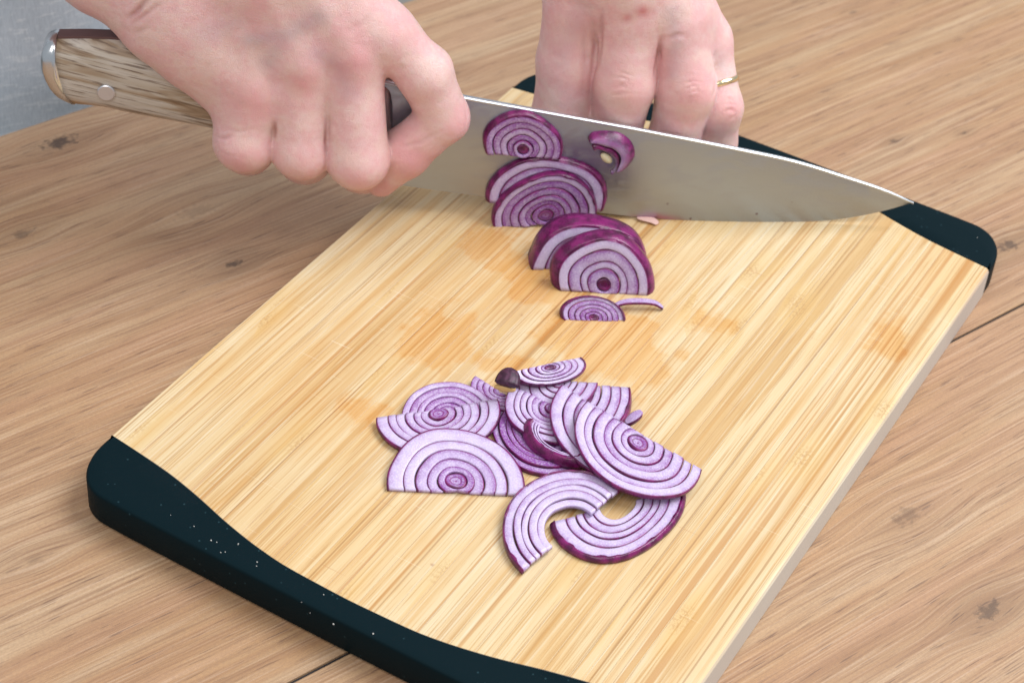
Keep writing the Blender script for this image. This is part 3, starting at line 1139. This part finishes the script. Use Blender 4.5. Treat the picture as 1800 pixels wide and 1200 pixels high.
def hp(u, v, t):
    """World point on the ray through (u, v), t mm nearer to the camera than the blade's plane; with its mm per px."""
    X = onplane(u, v, KP, KN)
    d = ray(u, v)
    X = X - d / np.linalg.norm(d) * t * .001
    return X, ((X - CAM_C) @ CAM_R[2]) / FPX


def cone(a, ra, b, rb):
    A, sa = hp(*a)
    B, sb = hp(*b)
    return (A, ra * sa, B, rb * sb)


def sd_cone(G, c):
    A, ra, B, rb = c
    ba = (B - A).astype(np.float32)
    pa = G - A.astype(np.float32)
    h = np.clip(pa @ ba / max(float(ba @ ba), 1e-12), 0, 1)
    return np.linalg.norm(pa - h[..., None] * ba, axis=-1) - (ra + (rb - ra) * h)


def smin(a, b, k):
    h = np.clip(k - np.abs(a - b), 0, None) / k
    return np.minimum(a, b) - h * h * k * .25


def surface_nets(D, org, vox):
    nx, ny, nz = D.shape
    s = D < 0
    c = np.zeros((nx - 1, ny - 1, nz - 1), np.int8)
    for dx in (0, 1):
        for dy in (0, 1):
            for dz in (0, 1):
                c += s[dx:nx - 1 + dx, dy:ny - 1 + dy, dz:nz - 1 + dz]
    act = (c > 0) & (c < 8)
    idx = -np.ones(act.shape, np.int64)
    cells = np.argwhere(act)
    idx[act] = np.arange(len(cells))
    acc = np.zeros((len(cells), 3))
    cnt = np.zeros(len(cells))
    corners = [(i, j, k) for i in (0, 1) for j in (0, 1) for k in (0, 1)]
    for a in corners:
        for ax in range(3):
            if a[ax]:
                continue
            b = list(a)
            b[ax] = 1
            da = D[cells[:, 0] + a[0], cells[:, 1] + a[1], cells[:, 2] + a[2]]
            db = D[cells[:, 0] + b[0], cells[:, 1] + b[1], cells[:, 2] + b[2]]
            m = (da < 0) != (db < 0)
            t = np.where(m, da / np.where(m, da - db, 1), 0)
            p = np.tile(np.array(a, float), (len(cells), 1))
            p[:, ax] += t
            acc[m] += p[m]
            cnt[m] += 1
    V = org + (cells + acc / cnt[:, None]) * vox
    F = []
    for ax in range(3):
        o1, o2 = [(1, 2), (2, 0), (0, 1)][ax]
        sl0 = [slice(1, -1)] * 3
        sl0[ax] = slice(0, -1)
        sl1 = [slice(1, -1)] * 3
        sl1[ax] = slice(1, None)
        e = np.argwhere(s[tuple(sl0)] != s[tuple(sl1)])
        off = np.array([1, 1, 1])
        off[ax] = 0
        e = e + off
        inside = s[e[:, 0], e[:, 1], e[:, 2]]
        q = []
        for (u, w) in ((-1, -1), (0, -1), (0, 0), (-1, 0)):
            cc = e.copy()
            cc[:, o1] += u
            cc[:, o2] += w
            q.append(idx[cc[:, 0], cc[:, 1], cc[:, 2]])
        q = np.stack(q, 1)
        q[~inside] = q[~inside][:, ::-1]
        F.append(q)
    return V, np.concatenate(F)


def grow(palm, fingers, vox, kp, kf, carve=()):
    cones = palm + [c for f in fingers for c in f]
    lo = np.min([np.minimum(c[0] - c[1], c[2] - c[3]) for c in cones], axis=0) - .004
    hi = np.max([np.maximum(c[0] + c[1], c[2] + c[3]) for c in cones], axis=0) + .004
    n = np.ceil((hi - lo) / vox).astype(int) + 1
    ax = [(lo[i] + np.arange(n[i]) * vox).astype(np.float32) for i in range(3)]
    D = np.empty(n, np.float32)
    step = 24
    for x0 in range(0, n[0], step):
        G = np.stack(np.meshgrid(ax[0][x0:x0 + step], ax[1], ax[2], indexing='ij'), -1)
        P = None
        for c in palm:
            d = sd_cone(G, c)
            P = d if P is None else smin(P, d, kp)
        out = P
        for f in fingers:
            Fd = None
            for c in f:
                d = sd_cone(G, c)
                Fd = d if Fd is None else smin(Fd, d, .0035)
            out = smin(out, smin(P, Fd, kf), .0006)
        for c in carve:
            d = sd_cone(G, c)
            out = -smin(-out, d, .0012)
        D[x0:x0 + step] = out
    return surface_nets(D, lo, vox)


def relax(V, F, it, lam=.5):
    n = len(V)
    E = np.concatenate([F[:, [0, 1]], F[:, [1, 2]], F[:, [2, 3]], F[:, [3, 0]]])
    E = np.concatenate([E, E[:, ::-1]])
    deg = np.bincount(E[:, 0], minlength=n).astype(float)
    for _ in range(it):
        S = np.stack([np.bincount(E[:, 0], weights=V[E[:, 1], k], minlength=n) for k in range(3)], 1)
        V = V + lam * (S / deg[:, None] - V)
    return V


def vnormals(V, F):
    a = V[F[:, 2]] - V[F[:, 0]]
    b = V[F[:, 3]] - V[F[:, 1]]
    fn = np.cross(a, b)
    N = np.zeros_like(V)
    for k in range(4):
        for c in range(3):
            N[:, c] += np.bincount(F[:, k], weights=fn[:, c], minlength=len(V))
    return N / (np.linalg.norm(N, axis=1)[:, None] + 1e-12)


def seg_dist(V, pts, taper=False):
    d = np.full(len(V), 1e9)
    L = [np.linalg.norm(b - a) for a, b in zip(pts[:-1], pts[1:])]
    tot, run = sum(L) + 1e-9, 0.0
    tp = np.zeros(len(V))
    for a, b, l in zip(pts[:-1], pts[1:], L):
        ba = b - a
        h = np.clip((V - a) @ ba / max(ba @ ba, 1e-12), 0, 1)
        dd = np.linalg.norm(V - a - h[:, None] * ba, axis=1)
        m = dd < d
        d = np.where(m, dd, d)
        tp = np.where(m, (run + h * l) / tot, tp)
        run += l
    return (d, np.sin(np.clip(tp, .02, .98) * math.pi) ** .6) if taper else d


def detail(V, F, folds, bumps, reds, veins):
    """Creases, bumps, redness and veins anchored on the skin itself."""
    bvh = BVHTree.FromPolygons([Vector(v) for v in V], [tuple(f) for f in F])
    def hit(u, v):
        r = bvh.ray_cast(Vector(CAM_C), Vector(ray(u, v)).normalized())
        return np.array(r[0]) if r[0] is not None else None
    N = vnormals(V, F)
    col = np.zeros((len(V), 3))
    disp = np.zeros(len(V))
    for (pts, w, dep, ccol) in folds:
        H = [hit(*p) for p in pts]
        H = [h for h in H if h is not None]
        if len(H) < 2: continue
        d, tp = seg_dist(V, H, True)
        ga = np.exp(-(d / w) ** 2) * tp
        disp -= dep * ga
        disp += dep * .35 * tp * np.exp(-((d - 2.2 * w) / (1.3 * w)) ** 2)
        col[:, 1] = np.maximum(col[:, 1], ccol * tp * np.exp(-(d / (w * 1.1)) ** 2))
    for (uv, r, a) in bumps:
        h = hit(*uv)
        if h is None: continue
        d = np.linalg.norm(V - h, axis=1)
        disp += a * np.exp(-(d / r) ** 2)
    for (uv, r, a) in reds:
        h = hit(*uv)
        if h is None: continue
        d = np.linalg.norm(V - h, axis=1)
        col[:, 0] = np.maximum(col[:, 0], a * np.exp(-(d / r) ** 2))
    for (pts, w, a) in veins:
        H = [hit(*p) for p in pts]
        H = [h for h in H if h is not None]
        if len(H) < 2: continue
        d = seg_dist(V, H)
        col[:, 2] = np.maximum(col[:, 2], a * np.exp(-(d / w) ** 2))
        disp += .00025 * a * np.exp(-(d / w) ** 2)
    nz = np.array([noise.noise(Vector(v) * 90) + .5 * noise.noise(Vector(v) * 230) for v in V])
    disp += nz * .00022
    return V + N * disp[:, None], col


def mat_skin():
    m = NT('skin')
    at = m.n('ShaderNodeVertexColor', layer_name='skin')
    sp = m.n('ShaderNodeSeparateColor')
    m.put(sp.inputs[0], at.outputs[0])
    red, crease_shade, vein = sp.outputs
    g = m.pos()
    mott = m.noise(g, 85, 4, .6)
    mid = m.noise(g, 330, 3, .6)
    fine = m.noise(g, 1400, 3, .6)
    c = m.mix(m.step(mott, .38, .60), (.78, .54, .495), (.77, .455, .455))
    c = m.mix(m.step(mid, .35, .7, 0, .35), c, (.84, .65, .635))
    c = m.mix(m.math('MULTIPLY', vein, .45), c, (.40, .33, .40))
    c = m.mix(m.math('MULTIPLY', m.math('MULTIPLY', red, m.step(mid, .2, .6, .6, 1)), .68), c, (.60, .19, .20))
    c = m.mix(m.math('MULTIPLY', crease_shade, .6), c, (.36, .12, .10))  # shade in the folds and between the fingers, painted as dark red
    vo = m.vor(m.vmath('ADD', g, m.mapping(g, scale=(.2, .5, .3))), 1050, 'DISTANCE_TO_EDGE')
    cells = m.step(vo.outputs['Distance'], 0, .14)
    c = m.mix(m.math('MULTIPLY', m.math('SUBTRACT', 1.0, cells), .28), c, (.58, .30, .28))
    m.set(Base_Color=c, Roughness=m.math('ADD', .31, m.math('MULTIPLY', fine, .16)), Specular_IOR_Level=.5,
          Subsurface_Weight=.22, Subsurface_Scale=.004)
    m.bsdf.inputs['Subsurface Radius'].default_value = (1, .35, .2)
    m.bump(m.math('ADD', m.math('MULTIPLY', cells, .5), m.math('ADD', m.math('MULTIPLY', mid, 1.0), m.math('MULTIPLY', fine, .7))), .48, .0006)
    return m.mat


def right_hand():
    palm = [cone((300, 20, 2), 84, (345, 60, 4), 78),
            cone((300, 42, 0), 74, (428, 178, 7), 54),            # outer edge of the hand
            cone((360, 0, 6), 70, (446, 152, 15), 50),            # four metacarpals
            cone((420, -40, 9), 74, (533, 106, 16), 50),
            cone((490, -60, 9), 74, (622, 92, 16), 50),
            cone((560, -60, 6), 72, (676, 58, 13), 48),
            cone((560, -60, -4), 70, (650, 60, -6), 60),          # towards the thumb
            cone((420, 60, -6), 70, (560, 60, -8), 66),
            # wrist and forearm
            cone((190, -60, -8), 92, (320, 0, 0), 88),
            cone((430, -110, 0), 105, (520, -60, 2), 90),
            cone((145, -130, -25), 106, (300, -90, -6), 118),
            cone((145, -130, -25), 106, (-40, -340, -80), 150),
            cone((300, -120, -10), 110, (120, -380, -70), 150)]
    web = [cone((470, 178, 14), 24, (500, 170, 15), 24), cone((560, 158, 15), 24, (598, 158, 16), 24)]
    pinky = [cone((444, 160, 14), 50, (431, 248, 18), 54), cone((431, 248, 18), 54, (436, 262, -6), 44), cone((436, 262, -6), 44, (470, 236, -22), 36)]
    ring = [cone((533, 112, 16), 50, (530, 262, 21), 52), cone((530, 262, 21), 52, (536, 276, -6), 46), cone((536, 276, -6), 46, (562, 240, -24), 38)]
    middle = [cone((622, 98, 16), 50, (629, 278, 24), 54), cone((629, 278, 24), 54, (636, 292, -6), 46), cone((636, 292, -6), 46, (655, 250, -24), 38)]
    index = [cone((684, 62, 12), 48, (746, 128, 13), 49), cone((746, 128, 13), 49, (780, 206, 12), 44), cone((780, 206, 12), 44, (712, 268, 12), 44),
             cone((712, 268, 12), 44, (670, 314, 9), 32)]
    thumb = [cone((560, 0, -14), 62, (660, 70, -22), 46), cone((660, 70, -22), 46, (726, 160, -18), 38), cone((726, 160, -18), 38, (764, 226, -14), 32)]
    V, F = grow(palm + web, [pinky, ring, middle, index, thumb], .00085, .011, .008)
    V = relax(V, F, 3)
    folds = [([(222, 36), (240, 22), (262, -6)], .0010, .0012, .8), ([(226, 44), (250, 30), (285, 4)], .0009, .0006, .45),
             ([(236, 60), (262, 48)], .0010, .0004, .3), ([(690, 172), (694, 150), (706, 118)], .0011, .0012, .7),
             ([(378, 240), (396, 243), (412, 236)], .0007, .0005, .5), ([(366, 222), (386, 222)], .0007, .0004, .4),
             ([(815, 180), (820, 205), (812, 236)], .0008, .0003, .3),
             ([(484, 212), (481, 245), (476, 292)], .0010, .0004, 1.3), ([(579, 203), (572, 245), (570, 295)], .0010, .0004, 1.3),
             ([(455, 140), (425, 85), (395, 25)], .0038, -.0004, 0), ([(530, 100), (495, 45), (465, -10)], .0040, -.00045, 0), ([(620, 88), (580, 35), (545, -20)], .0040, -.00045, 0),
             ([(384, 262), (400, 272), (430, 276)], .0007, .0002, .2), ([(395, 228), (420, 232), (450, 226)], .0008, .0002, .15),
             ([(700, 258), (740, 250), (775, 230)], .0008, .0003, .3), ([(600, 60), (640, 40), (660, 10)], .0012, .0002, .15)]
    bumps = [((460, 148), .009, .0018), ((532, 108), .008, .0012), ((622, 98), .009, .0010), ((690, 60), .009, .0010),
             ((490, 150), .006, -.0010), ((575, 120), .006, -.0009), ((655, 110), .007, -.0009)]
    reds = [((440, 172), .010, .75), ((455, 190), .007, .7), ((535, 150), .008, .8), ((528, 100), .006, .35), ((620, 110), .012, .75), ((700, 45), .010, .45),
            ((620, 60), .010, .4), ((430, 290), .010, .55), ((525, 305), .009, .45), ((625, 320), .009, .5), ((720, 290), .016, .85), ((668, 335), .010, .9),
            ((810, 215), .009, .5), ((745, 170), .008, .3), ((440, 15), .012, .35)]
    veins = [([(440, 70), (500, 62), (560, 30)], .0045, .9), ([(560, 95), (600, 120), (612, 160)], .005, .7), ([(500, 62), (470, 110)], .004, .7), ([(360, 60), (420, 40)], .005, .5)]
    V, col = detail(V, F, folds, bumps, reds, veins)
    return V, F, col


def left_hand():
    palm = [cone((1040, -150, -34), 115, (1108, 18, -24), 58),
            cone((1070, -150, -34), 105, (1188, 38, -24), 52),
            cone((1090, -140, -36), 85, (1235, 70, -38), 48),
            cone((1100, -130, -46), 80, (1244, 92, -56), 38),
            cone((1030, -150, -40), 110, (1024, -10, -34), 62),
            cone((1050, -160, -36), 118, (1010, -420, -46), 125),
            cone((1010, -420, -46), 125, (930, -900, -60), 175)]
    thumb = [cone((1020, -30, -34), 60, (1003, 110, -33), 59), cone((1003, 110, -33), 59, (990, 205, -29), 54), cone((990, 205, -29), 54, (1004, 290, -24), 42)]
    index = [cone((1112, 20, -24), 56, (1098, 146, -17), 54), cone((1098, 146, -17), 54, (1080, 240, -20), 45), cone((1080, 240, -20), 45, (1084, 300, -30), 38)]
    middle = [cone((1190, 40, -24), 50, (1206, 158, -17), 52), cone((1206, 158, -17), 52, (1185, 242, -19), 45), cone((1185, 242, -19), 45, (1178, 305, -30), 38)]
    ring = [cone((1238, 72, -40), 45, (1262, 190, -25), 43), cone((1262, 190, -25), 43, (1254, 250, -28), 40), cone((1254, 250, -28), 40, (1230, 315, -36), 34)]
    pinky = [cone((1246, 96, -58), 34, (1250, 180, -50), 33), cone((1250, 180, -50), 33, (1240, 240, -48), 31), cone((1240, 240, -48), 31, (1225, 290, -50), 27)]
    V, F = grow(palm, [thumb, index, middle, ring, pinky], .00075, .010, .006)
    V = relax(V, F, 2)
    folds = []
    rk = random.Random(4)
    for (cx, cy_, wd, n_) in ((1099, 150, 30, 6), (1216, 160, 25, 6), (1284, 192, 17, 5)):
        for i in range(n_):
            y0 = cy_ + (i - (n_ - 1) / 2) * 7.5 + rk.uniform(-3, 3)
            x0, x1 = cx - wd * rk.uniform(.3, 1), cx + wd * rk.uniform(.3, 1)
            folds.append(([(x0, y0 + rk.uniform(-2, 5)), (cx + rk.uniform(-8, 8), y0 - rk.uniform(1, 5)), (x1, y0 + rk.uniform(-2, 5))], .0006, rk.uniform(.00012, .00032), rk.uniform(.15, .38)))
    folds += [
             ([(1040, 30), (1048, 80), (1042, 150)], .0016, .0008, .35), ([(1026, 40), (1030, 100), (1022, 170)], .0013, .0005, .2),
             ([(1058, 20), (1056, 60), (1050, 120)], .0012, .0010, .5),
             ([(1162, 66), (1158, 95), (1150, 140)], .0011, .0011, .7), ([(1172, 70), (1190, 62), (1205, 62)], .0011, .0005, .25), ([(1256, 92), (1256, 130), (1252, 170)], .0010, .0010, .7)]
    bumps = [((1098, 152), .008, .0008), ((1214, 160), .008, .0010), ((1282, 196), .006, .0008), ((1120, 16), .010, .0008), ((1225, 16), .009, .0008)]
    reds = [((1098, 148), .010, .45), ((1222, 160), .010, .7), ((1285, 195), .008, .8), ((1130, 19), .0032, 1.3), ((1103, 31), .0026, 1.1), ((1240, 30), .008, .4),
            ((1040, 150), .010, .7), ((1030, 60), .012, .5), ((1160, 110), .008, .6), ((1050, 190), .008, .6), ((1270, 70), .007, .35), ((970, 60), .014, .3), ((1200, 215), .010, .35)]
    veins = [([(1180, 20), (1190, 70), (1182, 130)], .0035, .6), ([(1030, 10), (1000, 60), (985, 110)], .005, .5), ([(1262, 90), (1276, 130)], .0035, .5)]
    V, col = detail(V, F, folds, bumps, reds, veins)
    return V, F, col


def build_person():
    Vr, Fr, Cr = right_hand()
    Vl, Fl, Cl = left_hand()
    V = np.concatenate([Vr, Vl])
    F = np.concatenate([Fr, Fl + len(Vr)])
    me = mesh_np('person', V, F)
    fixed = vnormals(V, F)
    set_attr(me, 'skin', np.concatenate([Cr, Cl]))
    body = link('person', me, mat_skin())
    tag(body, 'person in a grey apron with one hand gripping the knife and one behind the blade', 'person')
    # ring on the finger
    X, s = hp(1277, 144, -30)
    A, _ = hp(1238, 72, -40)
    B, _ = hp(1262, 190, -25)
    axis = (B - A) / np.linalg.norm(B - A)
    f = .62
    cc = A + (B - A) * f
    r = 43.6 * s
    side = np.cross(axis, CAM_R[2])
    side /= np.linalg.norm(side)
    oth = np.cross(axis, side)
    V, F2 = [], []
    na = 48
    prof = [(-.0014, .0), (-.0011, .0007), (0, .0010), (.0011, .0007), (.0014, 0), (0, -.0006)]
    for i in range(na):
        t = 2 * math.pi * i / na
        dvec = side * math.cos(t) + oth * math.sin(t)
        for (a, b) in prof:
            V.append(cc + axis * a + dvec * (r + b))
    k = len(prof)
    for i in range(na):
        for j in range(k):
            i2, j2 = (i + 1) % na, (j + 1) % k
            F2.append((i * k + j, i * k + j2, i2 * k + j2, i2 * k + j))
    rm = mesh_np('ring', V, F2)
    fix_normals(rm)
    link('ring', rm, NT('gold').set(Base_Color=(.90, .74, .46), Metallic=1.0, Roughness=.18).mat, body)
    # apron: a rounded front with soft folds, right at the table's edge
    am = NT('apron_linen')
    g = am.pos()
    v = am.mapping(g, rot=(0, 0, math.radians(90) - GA))
    wv = am.noise(am.mapping(v, scale=(900, 2400, 200)), 1, 3, .6)
    wv2 = am.noise(am.mapping(v, scale=(900, 300, 2600)), 1, 3, .6)
    streak = am.noise(am.mapping(v, scale=(200, 55, 420), rot=(.5, 0, .2)), 1, 4, .65, 1.0)
    blot = am.noise(v, 30, 3)
    c = am.mix(am.step(blot, .3, .7), (.47, .54, .61), (.56, .62, .69))
    c = am.mix(am.step(streak, .52, .64, 0, .6), c, (.74, .78, .82))
    c = am.mix(am.step(wv, .35, .6, .35, 0), c, (.27, .32, .38))
    am.set(Base_Color=c, Roughness=.85, Specular_IOR_Level=.2)
    am.bump(am.math('ADD', wv, wv2), .4, .0006)
    V, F2 = [], []
    na, nz = 72, 40
    for j in range(nz + 1):
        z = -.45 + .85 * j / nz
        for i in range(na + 1):
            t = -math.pi / 2 + math.pi * i / na
            q = .14 + .19 * math.sin(t)
            p = -.272 - .16 * (1 - math.cos(t) ** .6) - .10 * max(0, z) + .004 * math.sin(q * 60 + z * 9) + .003 * math.sin(q * 23 - z * 30)
            V.append(pq_to_xyz(p, q, z))
    for j in range(nz):
        for i in range(na):
            a = j * (na + 1) + i
            F2.append((a, a + 1, a + na + 2, a + na + 1))
    ap = mesh_np('apron', V, F2)
    o = link('apron', ap, am.mat, body)
    md = o.modifiers.new('thick', 'SOLIDIFY')
    md.thickness = .004
    md.offset = 0


build_person()
